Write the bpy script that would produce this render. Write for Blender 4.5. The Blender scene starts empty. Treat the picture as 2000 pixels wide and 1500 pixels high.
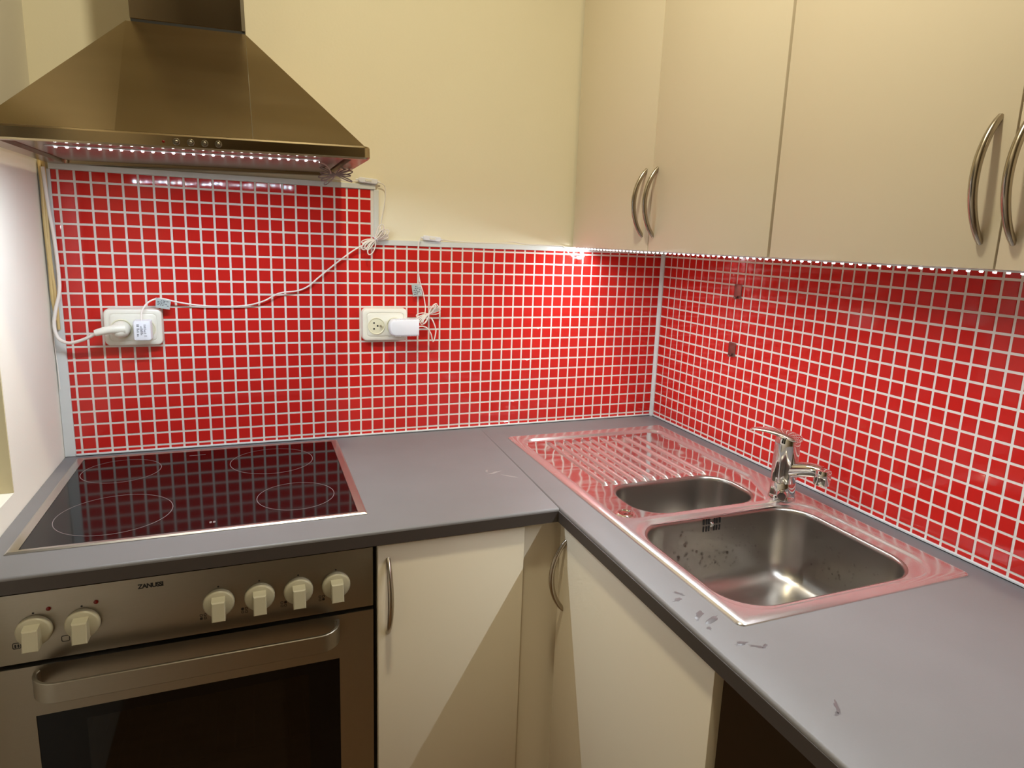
import bpy, bmesh, math, random
from mathutils import Vector, Matrix
random.seed(7)
S = bpy.context.scene
COL = S.collection
PI = math.pi

# ------------------------------------------------------------------ camera, world, lights, exposure
CAM_POS = Vector((-1.1543, -1.7398, 1.4277))
CAM_R = Vector((0.92641644, -0.37445631, 0.03917978))      # right
CAM_D = Vector((-0.03560049, -0.1907197, -0.98099878))     # down
CAM_F = Vector((0.37481354, 0.90741857, -0.19001669))      # forward
FPX = 1301.5
cam = bpy.data.cameras.new('camera')
cam.sensor_width = 36.0
cam.lens = FPX / 2000 * 36.0
cam.shift_x = -27.33 / 2000
cam.shift_y = -28.42 / 2000
cam.clip_start = 0.02
co = bpy.data.objects.new('camera', cam)
COL.objects.link(co)
m3 = Matrix((CAM_R, -CAM_D, -CAM_F)).transposed()
co.matrix_world = Matrix.Translation(CAM_POS) @ m3.to_4x4()
S.camera = co

W = bpy.data.worlds.new('world')
S.world = W
W.use_nodes = True
W.node_tree.nodes['Background'].inputs[0].default_value = (0.010, 0.012, 0.02, 1)
W.node_tree.nodes['Background'].inputs[1].default_value = 1.0

def lamp(name, kind, loc, energy, color, **kw):
    l = bpy.data.lights.new(name, kind)
    l.energy = energy
    l.color = color
    for k, v in kw.items():
        setattr(l, k, v)
    o = bpy.data.objects.new(name, l)
    o.location = loc
    COL.objects.link(o)
    return o

WARM = (1.0, 0.92, 0.66)
LEDC = (0.85, 0.925, 1.0)
LEDH = (0.77, 0.88, 1.0)
lamp('ceiling_lamp_light', 'AREA', (-0.95, -1.05, 2.70), 16.2, WARM, shape='DISK', size=0.11)

S.view_settings.view_transform = 'Standard'
S.view_settings.look = 'None'
S.view_settings.exposure = 0.0
S.view_settings.gamma = 1.0
S.view_settings.use_curve_mapping = False

# ------------------------------------------------------------------ helpers
def srgb(r, g, b):
    f = lambda c: (c / 255 / 12.92) if c / 255 <= 0.04045 else ((c / 255 + 0.055) / 1.055) ** 2.4
    return (f(r), f(g), f(b), 1)

def mat(name, col, rough=0.5, metal=0.0, spec=0.5, noise=None, bump=None, rnoise=None, aniso=0.0, stretch=None, coat=0.0):
    """noise=(scale, amount) colour mottling, bump=(scale, strength, dist), rnoise=(scale, amount) roughness"""
    m = bpy.data.materials.new(name)
    m.use_nodes = True
    nt = m.node_tree
    b = nt.nodes['Principled BSDF']
    b.inputs['Base Color'].default_value = col
    b.inputs['Roughness'].default_value = rough
    b.inputs['Metallic'].default_value = metal
    b.inputs['Specular IOR Level'].default_value = spec
    b.inputs['Anisotropic'].default_value = aniso
    b.inputs['Coat Weight'].default_value = coat
    tc = nt.nodes.new('ShaderNodeTexCoord')
    mp = nt.nodes.new('ShaderNodeMapping')
    nt.links.new(tc.outputs['Object'], mp.inputs[0])
    if stretch:
        mp.inputs['Scale'].default_value = stretch
    def nz(scale, detail=4):
        n = nt.nodes.new('ShaderNodeTexNoise')
        n.inputs['Scale'].default_value = scale
        n.inputs['Detail'].default_value = detail
        nt.links.new(mp.outputs[0], n.inputs['Vector'])
        return n
    if noise:
        n = nz(noise[0])
        mx = nt.nodes.new('ShaderNodeMix')
        mx.data_type = 'RGBA'
        a = noise[1]
        mx.inputs[6].default_value = (col[0] * (1 - a), col[1] * (1 - a), col[2] * (1 - a), 1)
        mx.inputs[7].default_value = (min(1, col[0] * (1 + a)), min(1, col[1] * (1 + a)), min(1, col[2] * (1 + a)), 1)
        nt.links.new(n.outputs['Fac'], mx.inputs[0])
        nt.links.new(mx.outputs[2], b.inputs['Base Color'])
    if rnoise:
        n = nz(rnoise[0])
        mr = nt.nodes.new('ShaderNodeMapRange')
        mr.inputs[3].default_value = max(0.01, rough - rnoise[1])
        mr.inputs[4].default_value = rough + rnoise[1]
        nt.links.new(n.outputs['Fac'], mr.inputs[0])
        nt.links.new(mr.outputs[0], b.inputs['Roughness'])
    if bump:
        n = nz(bump[0], 0 if len(bump) > 3 else 4)
        bp = nt.nodes.new('ShaderNodeBump')
        bp.inputs['Strength'].default_value = bump[1]
        bp.inputs['Distance'].default_value = bump[2]
        nt.links.new(n.outputs['Fac'], bp.inputs['Height'])
        nt.links.new(bp.outputs[0], b.inputs['Normal'])
    return m

def emit(name, col, strength):
    m = bpy.data.materials.new(name)
    m.use_nodes = True
    b = m.node_tree.nodes['Principled BSDF']
    b.inputs['Base Color'].default_value = (0.8, 0.8, 0.75, 1)
    b.inputs['Emission Color'].default_value = (*col, 1)
    b.inputs['Emission Strength'].default_value = strength
    return m

M = {}
M['paint'] = mat('wall_paint', srgb(238, 229, 203), 0.75, noise=(3, 0.03), bump=(180, 0.08, 0.002))
M['paint_left'] = mat('wall_paint_left', srgb(234, 228, 214), 0.7, noise=(3, 0.03), bump=(180, 0.08, 0.002))
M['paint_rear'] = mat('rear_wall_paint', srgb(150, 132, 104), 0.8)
M['ceiling'] = mat('ceiling_paint', srgb(226, 218, 196), 0.85, bump=(120, 0.05, 0.002))
M['floor'] = mat('floor_vinyl', srgb(138, 104, 70), 0.5, noise=(6, 0.25), stretch=(1, 6, 1))
M['grout'] = mat('grout', srgb(224, 216, 206), 0.7, noise=(90, 0.06))
M['tile'] = mat('red_glaze', srgb(197, 39, 33), 0.055, spec=0.4, noise=(18, 0.07), bump=(60, 0.10, 0.001, 1))
M['trim'] = mat('trim_white', srgb(214, 216, 212), 0.4)
M['worktop'] = mat('grey_laminate', srgb(116, 113, 113), 0.42, spec=0.4, noise=(9, 0.07), bump=(420, 0.12, 0.0006), rnoise=(5, 0.06))
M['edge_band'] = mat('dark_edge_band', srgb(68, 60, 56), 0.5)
M['reveal'] = mat('reveal_paint', srgb(206, 192, 154), 0.75)
M['stain'] = mat('wet_mark', srgb(96, 93, 95), 0.3)
M['chalk'] = mat('dry_mark', srgb(142, 134, 130), 0.6)
M['cream'] = mat('cream_laminate', srgb(234, 222, 200), 0.5, spec=0.3, noise=(2.5, 0.02))
M['cream_body'] = mat('cream_carcass', srgb(226, 214, 182), 0.55)
M['dark_panel'] = mat('dark_brown_panel', srgb(90, 68, 50), 0.55)
M['steel_frame'] = mat('satin_frame_steel', srgb(196, 190, 184), 0.3, 1.0)
M['steel'] = mat('brushed_steel', srgb(164, 156, 142), 0.38, 1.0, noise=(40, 0.05), rnoise=(60, 0.07), stretch=(0.6, 30, 30), aniso=0.6, bump=(90, 0.03, 0.0004))
M['steel_hood'] = mat('brushed_hood_steel', srgb(170, 153, 124), 0.22, 1.0, noise=(5, 0.10), rnoise=(9, 0.05), stretch=(0.5, 3, 3), bump=(60, 0.02, 0.0004))
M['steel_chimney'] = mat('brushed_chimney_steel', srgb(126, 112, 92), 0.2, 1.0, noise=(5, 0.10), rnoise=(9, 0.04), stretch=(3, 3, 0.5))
M['steel_under'] = mat('polished_under_steel', srgb(170, 160, 150), 0.22, 1.0)
M['sink'] = mat('polished_sink_steel', srgb(222, 216, 212), 0.08, 0.94, bump=(17, 0.26, 0.006, 1), rnoise=(9, 0.03))
M['sink_satin'] = mat('satin_sink_steel', srgb(222, 216, 214), 0.22, 0.87, bump=(16, 0.12, 0.006, 1), rnoise=(9, 0.05))
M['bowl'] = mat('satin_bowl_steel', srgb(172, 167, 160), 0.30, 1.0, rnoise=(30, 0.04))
M['chrome'] = mat('chrome', srgb(226, 224, 222), 0.05, 1.0)
M['handle'] = mat('satin_nickel', srgb(176, 166, 152), 0.24, 1.0)
M['black_glass'] = mat('black_glass', (0.003, 0.0022, 0.0024, 1), 0.07, spec=0.26)
M['print_grey'] = mat('printed_grey', srgb(122, 110, 110), 0.5)
M['print_black'] = mat('printed_black', srgb(24, 22, 20), 0.5)
M['print_mid'] = mat('printed_dark_grey', srgb(92, 92, 96), 0.5)
M['plastic'] = mat('white_plastic', srgb(232, 228, 214), 0.32, noise=(20, 0.02))
M['plastic_cool'] = mat('cool_white_plastic', srgb(232, 232, 238), 0.35)
M['socket'] = mat('socket_ivory', srgb(226, 220, 192), 0.35)
M['knob'] = mat('ivory_knob', srgb(184, 176, 150), 0.35)
M['beige_cable'] = mat('beige_cable', srgb(214, 186, 126), 0.45)
M['white_cable'] = mat('white_cable', srgb(238, 230, 220), 0.4)
M['wire_grey'] = mat('grey_wire', srgb(150, 128, 122), 0.4)
M['tag'] = mat('silver_tag', srgb(176, 184, 182), 0.4)
M['black'] = mat('matt_black', (0.006, 0.005, 0.005, 1), 0.6)
M['red_lens'] = mat('red_lens', srgb(120, 20, 12), 0.2)
M['hook'] = mat('hook_steel', srgb(150, 132, 126), 0.3, 1.0)
M['oven_cavity'] = mat('oven_enamel', srgb(60, 40, 30), 0.4)
M['window_pane'] = mat('window_pane', (0.01, 0.011, 0.014, 1), 0.03)
M['led'] = emit('led_glow', LEDC, 2750.0)
M['led_hood'] = emit('led_glow_hood', LEDH, 5700.0)
M['led_side'] = emit('led_flank_glow', LEDC, 25.0)
wm = bpy.data.materials.new('water'); wm.use_nodes = True
_b = wm.node_tree.nodes['Principled BSDF']
_b.inputs['Transmission Weight'].default_value = 1.0; _b.inputs['IOR'].default_value = 1.33; _b.inputs['Roughness'].default_value = 0.02
M['water'] = wm
# tinted see-through oven glass
om = bpy.data.materials.new('oven_glass'); om.use_nodes = True
nt = om.node_tree; nt.nodes.remove(nt.nodes['Principled BSDF'])
tr = nt.nodes.new('ShaderNodeBsdfTransparent'); tr.inputs[0].default_value = (0.20, 0.14, 0.11, 1)
gl = nt.nodes.new('ShaderNodeBsdfGlossy'); gl.inputs['Roughness'].default_value = 0.03
lw = nt.nodes.new('ShaderNodeFresnel'); lw.inputs[0].default_value = 1.5
mx = nt.nodes.new('ShaderNodeMixShader')
nt.links.new(lw.outputs[0], mx.inputs[0]); nt.links.new(tr.outputs[0], mx.inputs[1]); nt.links.new(gl.outputs[0], mx.inputs[2])
nt.links.new(mx.outputs[0], nt.nodes['Material Output'].inputs[0])
M['oven_glass'] = om

def finish(bm, name, smooth=None):
    bmesh.ops.recalc_face_normals(bm, faces=bm.faces)
    me = bpy.data.meshes.new(name)
    bm.to_mesh(me)
    bm.free()
    if smooth is not None:
        for p in me.polygons:
            p.use_smooth = True
        me.set_sharp_from_angle(angle=math.radians(smooth))
    return me

def world_of(o):
    m = Matrix.Identity(4)
    while o is not None:
        m = (o.matrix_parent_inverse @ o.matrix_basis if o.parent else o.matrix_basis) @ m
        o = o.parent
    return m

def obj(name, bm, material, parent=None, smooth=35, local=False):
    """one mesh object; its mesh is in world coordinates unless local=True (then in the parent's)"""
    me = finish(bm, name, smooth)
    me.materials.append(M[material])
    o = bpy.data.objects.new(name, me)
    COL.objects.link(o)
    if parent:
        o.parent = parent
        if not local:
            o.matrix_parent_inverse = world_of(parent).inverted()
    return o

def tag(o, label, cat, group=None, kind=None):
    o['label'] = label
    o['category'] = cat
    if group: o['group'] = group
    if kind: o['kind'] = kind
    return o

def thing(name, label, cat, loc, group=None, rot=(0, 0, 0)):
    o = bpy.data.objects.new(name, None)
    o.empty_display_size = 0.05
    o.location = loc
    o.rotation_euler = rot
    COL.objects.link(o)
    return tag(o, label, cat, group)

def struct(name, bm, material, label=None, parent=None, smooth=None):
    o = obj(name, bm, material, parent, smooth)
    o['kind'] = 'structure'
    if label: o['label'] = label
    return o

def box(bm, a, b, bev=0.0, seg=2):
    x0, x1 = sorted((a[0], b[0])); y0, y1 = sorted((a[1], b[1])); z0, z1 = sorted((a[2], b[2]))
    t = bmesh.new()
    v = [t.verts.new(c) for c in ((x0, y0, z0), (x1, y0, z0), (x1, y1, z0), (x0, y1, z0), (x0, y0, z1), (x1, y0, z1), (x1, y1, z1), (x0, y1, z1))]
    for q in ((0, 3, 2, 1), (4, 5, 6, 7), (0, 1, 5, 4), (1, 2, 6, 5), (2, 3, 7, 6), (3, 0, 4, 7)):
        t.faces.new([v[i] for i in q])
    if bev:
        bmesh.ops.bevel(t, geom=list(t.edges), offset=bev, segments=seg, affect='EDGES', profile=0.5)
    merge(bm, t)
    return bm

def merge(bm, t):
    me = bpy.data.meshes.new('tmp')
    t.to_mesh(me); t.free()
    bm.from_mesh(me)
    bpy.data.meshes.remove(me)

def newbox(a, b, bev=0.0, seg=2):
    return box(bmesh.new(), a, b, bev, seg)

def loft(bm, loops, cap0=True, cap1=True, closed=True):
    rows = [[bm.verts.new(p) for p in L] for L in loops]
    n = len(rows[0])
    for A, B in zip(rows, rows[1:]):
        for i in range(n if closed else n - 1):
            j = (i + 1) % n
            bm.faces.new((A[i], A[j], B[j], B[i]))
    if cap0: bm.faces.new(rows[0][::-1])
    if cap1: bm.faces.new(rows[-1])
    return rows

def rr(cx, cy, w, h, r, n=6):
    """rounded rectangle, counter-clockwise, 2-D"""
    r = max(0.0004, min(r, w / 2 - 1e-5, h / 2 - 1e-5))
    P = []
    for sx, sy, a0 in ((1, 1, 0), (-1, 1, PI / 2), (-1, -1, PI), (1, -1, 3 * PI / 2)):
        for k in range(n + 1):
            a = a0 + PI / 2 * k / n
            P.append((cx + sx * (w / 2 - r) + r * math.cos(a), cy + sy * (h / 2 - r) + r * math.sin(a)))
    return P

def circ(cx, cy, r, n=32):
    return [(cx + r * math.cos(2 * PI * k / n), cy + r * math.sin(2 * PI * k / n)) for k in range(n)]

def xz(L, y): return [(p[0], y, p[1]) for p in L]
def xy(L, z): return [(p[0], p[1], z) for p in L]

def tube(bm, pts, r, n=8, smooth=0, flat=None, closed=False, cap=True):
    """swept tube; r number or function of t; flat=(a,b) scales the section along its two normals"""
    P = [Vector(p) for p in pts]
    if smooth:
        Q = []
        for i in range(len(P) - 1):
            p0 = P[max(i - 1, 0)]; p1 = P[i]; p2 = P[i + 1]; p3 = P[min(i + 2, len(P) - 1)]
            for k in range(smooth):
                t = k / smooth
                Q.append(0.5 * ((2 * p1) + (p2 - p0) * t + (2 * p0 - 5 * p1 + 4 * p2 - p3) * t * t + (3 * p1 - p0 - 3 * p2 + p3) * t ** 3))
        Q.append(P[-1])
        P = Q
    N = len(P)
    T = [(P[min(i + 1, N - 1)] - P[max(i - 1, 0)]).normalized() for i in range(N)]
    u = T[0].orthogonal().normalized()
    loops = []
    for i in range(N):
        u = (u - T[i] * u.dot(T[i])).normalized()
        w = T[i].cross(u)
        rad = r(i / (N - 1)) if callable(r) else r
        fa, fb = flat or (1, 1)
        loops.append([P[i] + (u * math.cos(2 * PI * k / n) * fa + w * math.sin(2 * PI * k / n) * fb) * rad for k in range(n)])
    loft(bm, loops, cap, cap)
    return bm

def lathe(bm, prof, origin, axis, n=32, cap0=True, cap1=True):
    """prof: (radius, distance along axis)"""
    o = Vector(origin); a = Vector(axis).normalized(); u = a.orthogonal().normalized(); w = a.cross(u)
    loops = [[o + a * h + (u * math.cos(2 * PI * k / n) + w * math.sin(2 * PI * k / n)) * r for k in range(n)] for r, h in prof]
    loft(bm, loops, cap0, cap1)
    return bm

# ------------------------------------------------------------------ the room
XL = -1.567      # left wall
WY = 0.004       # painted surface of the back wall (tile faces at y = 0)
WX = 0.004       # painted surface of the right wall (tile faces at x = 0)
CEIL = 2.76
YB = -5.0
struct('floor', newbox((XL - 0.3, YB - 0.1, -0.05), (WX + 0.1, WY + 0.1, 0)), 'floor', 'brown floor of the kitchen')
struct('ceiling', newbox((XL - 0.3, YB - 0.1, CEIL), (WX + 0.1, WY + 0.1, CEIL + 0.05)), 'ceiling', 'cream painted ceiling')
wall_back = struct('wall_back', newbox((XL - 0.3, WY, 0), (WX + 0.1, WY + 0.1, CEIL)), 'paint', 'cream painted wall behind the hood and red tiles')
wall_right = struct('wall_right', newbox((WX, YB, 0), (WX + 0.1, WY, CEIL)), 'paint', 'right hand wall behind the sink and wall cabinets')
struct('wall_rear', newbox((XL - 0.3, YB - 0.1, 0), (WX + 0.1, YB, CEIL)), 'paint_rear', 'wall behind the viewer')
# left wall with the window recess
b = bmesh.new()
wy0, wy1, wz0, wz1, wd = -0.345, -1.50, 0.945, 2.10, 0.22
box(b, (XL - wd, wy0, 0), (XL, WY, CEIL))
box(b, (XL - wd, YB, 0), (XL, wy1, CEIL))
box(b, (XL - wd, wy1, 0), (XL, wy0, wz0))
box(b, (XL - wd, wy1, wz1), (XL, wy0, CEIL))
struct('wall_left', b, 'paint_left', 'pale left wall with a deep window recess')
b = bmesh.new()
for a_, c_ in (((wy0 - 0.002, wz0), (wy0 - 0.06, wz1)), ((wy1 + 0.06, wz0), (wy1 + 0.002, wz1)), ((wy0 - 0.06, wz0), (wy1 + 0.06, wz0 + 0.06)), ((wy0 - 0.06, wz1 - 0.06), (wy1 + 0.06, wz1)), ((-0.90, wz0 + 0.06), (-0.95, wz1 - 0.06))):
    box(b, (XL - wd + 0.01, a_[0], a_[1]), (XL - wd + 0.06, c_[0], c_[1]), 0.004)
win = struct('window_1', b, 'trim', 'white framed window in the left wall recess')
obj('reveal', newbox((XL - wd + 0.06, wy0 - 0.003, wz0 + 0.0005), (XL - 0.0005, wy0, wz1)), 'reveal', win, None)
obj('pane', newbox((XL - wd + 0.03, wy0 - 0.05, wz0 + 0.05), (XL - wd + 0.036, wy1 + 0.05, wz1 - 0.05)), 'window_pane', win, None)

# ------------------------------------------------------------------ mosaic tiles
P = 0.030
J = 0.0046
def cam_area(p, du, dv):
    def pr(q):
        d = q - CAM_POS
        z = d.dot(CAM_F)
        if z < 0.05: return None
        return (1027.3 + FPX * d.dot(CAM_R) / z, 721.6 + FPX * d.dot(CAM_D) / z)
    a, b_, c = pr(p), pr(p + du), pr(p + dv)
    if not a or not b_ or not c: return 0
    if a[0] < -15 or a[0] > 2010 or a[1] < 0 or a[1] > 1500: return 0
    return abs((b_[0] - a[0]) * (c[1] - a[1]) - (b_[1] - a[1]) * (c[0] - a[0]))

def tile_bm(w, h):
    """tile in local XZ, face at y=0 towards -Y, softened edges"""
    t = bmesh.new()
    e = 0.0007
    loft(t, [[(-w / 2, 0.0042, -h / 2), (w / 2, 0.0042, -h / 2), (w / 2, 0.0042, h / 2), (-w / 2, 0.0042, h / 2)],
             [(-w / 2, e, -h / 2), (w / 2, e, -h / 2), (w / 2, e, h / 2), (-w / 2, e, h / 2)],
             [(-w / 2 + e, 0, -h / 2 + e), (w / 2 - e, 0, -h / 2 + e), (w / 2 - e, 0, h / 2 - e), (-w / 2 + e, 0, h / 2 - e)]], False, True)
    return t
_tm = {}
def tile_mesh(w, h):
    k = (round(w, 4), round(h, 4))
    if k not in _tm:
        me = finish(tile_bm(*k), 'tile')
        me.materials.append(M['tile'])
        _tm[k] = me
    return _tm[k]

def lay(cells, wall, rotz, place):
    """cells: (u0,u1,z0,z1) along the wall; the 300 that show largest become parts, the rest one part"""
    L = []
    for (u0, u1, z0, z1) in cells:
        w, h = u1 - u0, z1 - z0
        if w < 0.003 or h < 0.0012: continue
        c = place((u0 + u1) / 2, (z0 + z1) / 2)
        du = place(u1, 0) - place(u0, 0)
        L.append((cam_area(c - du / 2, du, Vector((0, 0, h))), c, w, h))
    L.sort(key=lambda q: -q[0])
    for k, (ar, c, w, h) in enumerate(L[:300]):
        o = bpy.data.objects.new('tile', tile_mesh(w, h))
        o.parent = wall
        o.location = c
        o.rotation_euler = (random.gauss(0, 0.0016), 0, rotz + random.gauss(0, 0.0016))
        COL.objects.link(o)
    bm = bmesh.new()
    for (ar, c, w, h) in L[300:]:
        t = tile_bm(w, h)
        t.transform(Matrix.Translation(c) @ Matrix.Rotation(rotz + random.gauss(0, 0.0016), 4, 'Z') @ Matrix.Rotation(random.gauss(0, 0.0016), 4, 'X'))
        merge(bm, t)
    o = obj('tile_field', bm, 'tile', wall, None)
    o['kind'] = 'stuff'

H = lambda k: 0.9138 + k * P
BV = lambda i: -(50 - i) * P - 0.0322
# back wall field
xe = [XL + 0.0225] + [BV(i) for i in range(51)] + [-0.0085]
cells = []
for k in range(-1, 21):
    z0 = (0.905 if k < 0 else H(k) + J / 2)
    z1 = (H(k + 1) - J / 2) if k < 20 else 1.5365
    for c in range(len(xe) - 1):
        u0 = xe[c] + (J / 2 if c else 0); u1 = xe[c + 1] - (J / 2 if c < len(xe) - 2 else 0)
        zz1 = z1
        if k >= 16:
            if u0 > -0.868: 
                if k > 16: continue
                zz1 = 1.4015
            elif u1 > -0.868: 
                if k > 16: u1 = -0.868
        if zz1 - z0 < 0.001: continue
        cells.append((u0, u1, z0, zz1))
# split the column that meets the step
lay(cells, wall_back, 0, lambda u, z: Vector((u, 0, z)))
b = bmesh.new()
box(b, (XL + 0.001, 0.0010, 0.9005), (-0.001, 0.0039, 1.402))
box(b, (XL + 0.001, 0.0010, 1.402), (-0.866, 0.0039, 1.537))
obj('grout', b, 'grout', wall_back, None)
# right wall field
WV = lambda i: -0.0434 - i * P
ye = [-0.010] + [WV(i) for i in range(56)] + [-1.72]
cells = []
for k in range(-1, 17):
    z0 = (0.906 if k < 0 else H(k) + 0.002 + J / 2)
    z1 = (H(k + 1) + 0.002 - J / 2) if k < 16 else 1.412
    for c in range(len(ye) - 1):
        cells.append((-(ye[c] - (J / 2 if c else 0)), -(ye[c + 1] + (J / 2 if c < len(ye) - 2 else 0)), z0, z1))
lay(cells, wall_right, -PI / 2, lambda u, z: Vector((0, -u, z)))
obj('grout', newbox((0.0010, -1.722, 0.9005), (0.0039, -0.001, 1.4125)), 'grout', wall_right, None)
# trims: aluminium / plastic profiles round the tiled fields
def trim(n, a, b_, label):
    struct('trim_%d' % n, newbox(a, b_, 0.0008, 1), 'trim', label, None, None)
trim(1, (XL + 0.0195, -0.003, 1.5375), (-0.8625, WY, 1.5495), 'grey white profile on top of the tall tiled field under the hood')
trim(2, (-0.8665, -0.0025, 1.4155), (-0.8545, WY, 1.5370), 'upright grey white profile at the step in the red tiles')
trim(3, (-0.8660, -0.003, 1.4015), (-0.012, WY, 1.4150), 'grey white profile on top of the lower red tiles')
trim(4, (XL + 0.0005, -0.0025, 0.9005), (XL + 0.0220, WY, 1.5370), 'upright grey white profile at the left edge of the tiles')
trim(5, (XL + 0.0225, -0.004, 0.9016), (-0.0095, WY, 0.9058), 'pale sealing strip between worktop and back wall tiles')
trim(6, (-0.0040, -1.72, 0.9016), (WX, -0.0095, 0.9062), 'pale sealing strip between worktop and right wall tiles')
b = newbox((XL + 0.0225, -0.0030, 0.9001), (-0.0095, WY, 0.9016))
box(b, (-0.0030, -1.72, 0.9001), (WX, -0.0095, 0.9016))
struct('trim_8', b, 'black', 'thin dark joint between the worktops and the tiled walls')
b = bmesh.new()
L = [(-0.0090, -0.0005), (-0.0075, -0.0045), (-0.0045, -0.0075), (-0.0005, -0.0090), (0.0015, -0.001), (-0.001, 0.0015)]
loft(b, [xy(L, 0.9003), xy(L, 1.4125)])
struct('trim_7', b, 'trim', 'white corner profile where the two tiled walls meet', None, 40)

# ------------------------------------------------------------------ worktops
def slab(name, loop, hole=None, z0=0.872, z1=0.900, front=None, label='', mat_='worktop', r=0.005):
    """L-shaped worktop pieces: outline (ccw), optional rectangular hole, front edges rounded"""
    bm = bmesh.new()
    def ring(L, z): return [bm.verts.new((p[0], p[1], z)) for p in L]
    fr = front or []
    n = len(loop)
    def off(i, d):
        # move vertex i inwards by d from its adjacent front edges
        p = Vector(loop[i]).to_2d()
        v = Vector((0, 0))
        for e in (i - 1, i):
            if e % n in fr:
                a, c = Vector(loop[e % n]).to_2d(), Vector(loop[(e + 1) % n]).to_2d()
                t = (c - a).normalized()
                v += Vector((-t.y, t.x)) * d
        return (p.x + v.x, p.y + v.y)
    rows = [ring(loop, z0)]
    rows = [ring([off(i, 0.003) for i in range(n)], z0), ring(loop, z0 + 0.003)]
    for k in range(0, 6):
        a = PI / 2 * k / 5
        rows.append(ring([off(i, r * (1 - math.cos(a))) for i in range(n)], z1 - r + r * math.sin(a)))
    for A, B in zip(rows, rows[1:]):
        for i in range(n):
            j = (i + 1) % n
            bm.faces.new((A[i], A[j], B[j], B[i]))
    if hole:
        hl = [(hole[0], hole[1]), (hole[2], hole[1]), (hole[2], hole[3]), (hole[0], hole[3])]
        ht, hb = ring(hl, z1), ring(hl, z0)
        for i in range(4):
            j = (i + 1) % 4
            bm.faces.new((ht[i], ht[j], hb[j], hb[i]))
        for outer, inner in ((rows[-1], ht), (rows[0], hb)):
            es = []
            for R in (outer, inner):
                for i in range(len(R)):
                    e = bm.edges.get((R[i], R[(i + 1) % len(R)])) or bm.edges.new((R[i], R[(i + 1) % len(R)]))
                    es.append(e)
            bmesh.ops.triangle_fill(bm, edges=es, use_beauty=True)
    else:
        bm.faces.new(rows[-1]); bm.faces.new(rows[0][::-1])
    o = obj(name, bm, mat_, None, 30)
    tag(o, label, 'worktop')
    return o
wt_l = slab('worktop', [(XL + 0.001, -0.600), (-0.5985, -0.600), (-0.5735, -0.001), (XL + 0.001, -0.001)], None, front=[0],
            label='grey laminate worktop under the hood, carrying the black cooktop')
wt_r = slab('worktop', [(-0.598, -0.602), (-0.600, -1.720), (-0.001, -1.720), (-0.001, -0.001), (-0.5728, -0.001)], (-0.522, -1.054, -0.064, -0.128), front=[0],
            label='grey laminate worktop along the right wall, carrying the steel sink')
obj('support_panel', newbox((-0.57, -1.715, 0), (-0.02, -1.697, 0.871)), 'cream_body', wt_r, None)
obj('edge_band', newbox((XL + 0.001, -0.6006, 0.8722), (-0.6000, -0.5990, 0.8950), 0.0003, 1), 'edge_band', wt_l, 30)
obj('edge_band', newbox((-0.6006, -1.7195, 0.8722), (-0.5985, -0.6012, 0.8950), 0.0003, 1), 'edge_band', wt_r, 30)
def blot(parent, name, cx, cy, pts, z, material):
    bm = bmesh.new()
    top = [bm.verts.new((cx + x, cy + y, z)) for x, y in pts]
    bot = [bm.verts.new((cx + x * 1.05, cy + y * 1.05, 0.8999)) for x, y in pts]
    bm.faces.new(top)
    for i in range(len(pts)):
        j = (i + 1) % len(pts)
        bm.faces.new((top[i], bot[i], bot[j], top[j]))
    return obj(name, bm, material, parent, 40)
rs = random.Random(3)
def blob(r, sx, sy, rot, n=14):
    P_ = []
    for k in range(n):
        a = 2 * PI * k / n
        q = r * rs.uniform(0.45, 1.15)
        x, y = math.cos(a) * q * sx, math.sin(a) * q * sy
        P_.append((x * math.cos(rot) - y * math.sin(rot), x * math.sin(rot) + y * math.cos(rot)))
    return P_
for (x, y, r, sx, sy, rt) in ((-0.573, -0.972, 0.009, 1.3, 0.5, 0.3), (-0.560, -0.958, 0.008, 1.4, 0.5, -0.9), (-0.568, -1.020, 0.011, 1.4, 0.5, 0.7), (-0.556, -1.034, 0.012, 1.5, 0.45, 0.4), (-0.575, -1.052, 0.004, 1, 1, 0), (-0.556, -1.096, 0.009, 1.4, 0.5, 0.1), (-0.540, -1.108, 0.009, 1.5, 0.4, -0.5), (-0.528, -1.112, 0.006, 1.3, 0.5, 0.6), (-0.532, -1.238, 0.010, 1.6, 0.35, 1.0), (-0.541, -1.247, 0.006, 1.2, 0.5, 0.4)):
    blot(wt_r, 'water_mark', x, y, blob(r, sx, sy, rt), 0.90012, 'stain')
for (x, y, r, sx, sy, rt) in ((-0.655, -0.365, 0.014, 1.6, 0.35, 0.4), (-0.630, -0.395, 0.012, 1.8, 0.3, -0.7), (-0.668, -0.350, 0.008, 1.5, 0.4, 1.2)):
    blot(wt_l, 'dry_mark', x, y, blob(r, sx, sy, rt), 0.90010, 'chalk')

# ------------------------------------------------------------------ cooktop
t = thing('cooktop', 'black glass cooktop with four drawn rings and a steel frame', 'cooktop', (-1.253, -0.27, 0.9))
cx0, cx1, cy0, cy1 = -1.5395, -0.967, -0.5175, -0.026
b = bmesh.new()
def rect(x0, y0, x1, y1, z): return [(x0, y0, z), (x1, y0, z), (x1, y1, z), (x0, y1, z)]
R = [rect(cx0, cy0, cx1, cy1, 0.9001), rect(cx0, cy0, cx1, cy1, 0.9012), rect(cx0 + 0.004, cy0 + 0.003, cx1 - 0.004, cy1 - 0.003, 0.9036),
     rect(cx0 + 0.018, cy0 + 0.0075, cx1 - 0.0165, cy1 - 0.0165, 0.9044), rect(cx0 + 0.0184, cy0 + 0.0079, cx1 - 0.0169, cy1 - 0.0169, 0.9030)]
loft(b, R, True, True)
obj('frame', b, 'steel_frame', t, 20)
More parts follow.
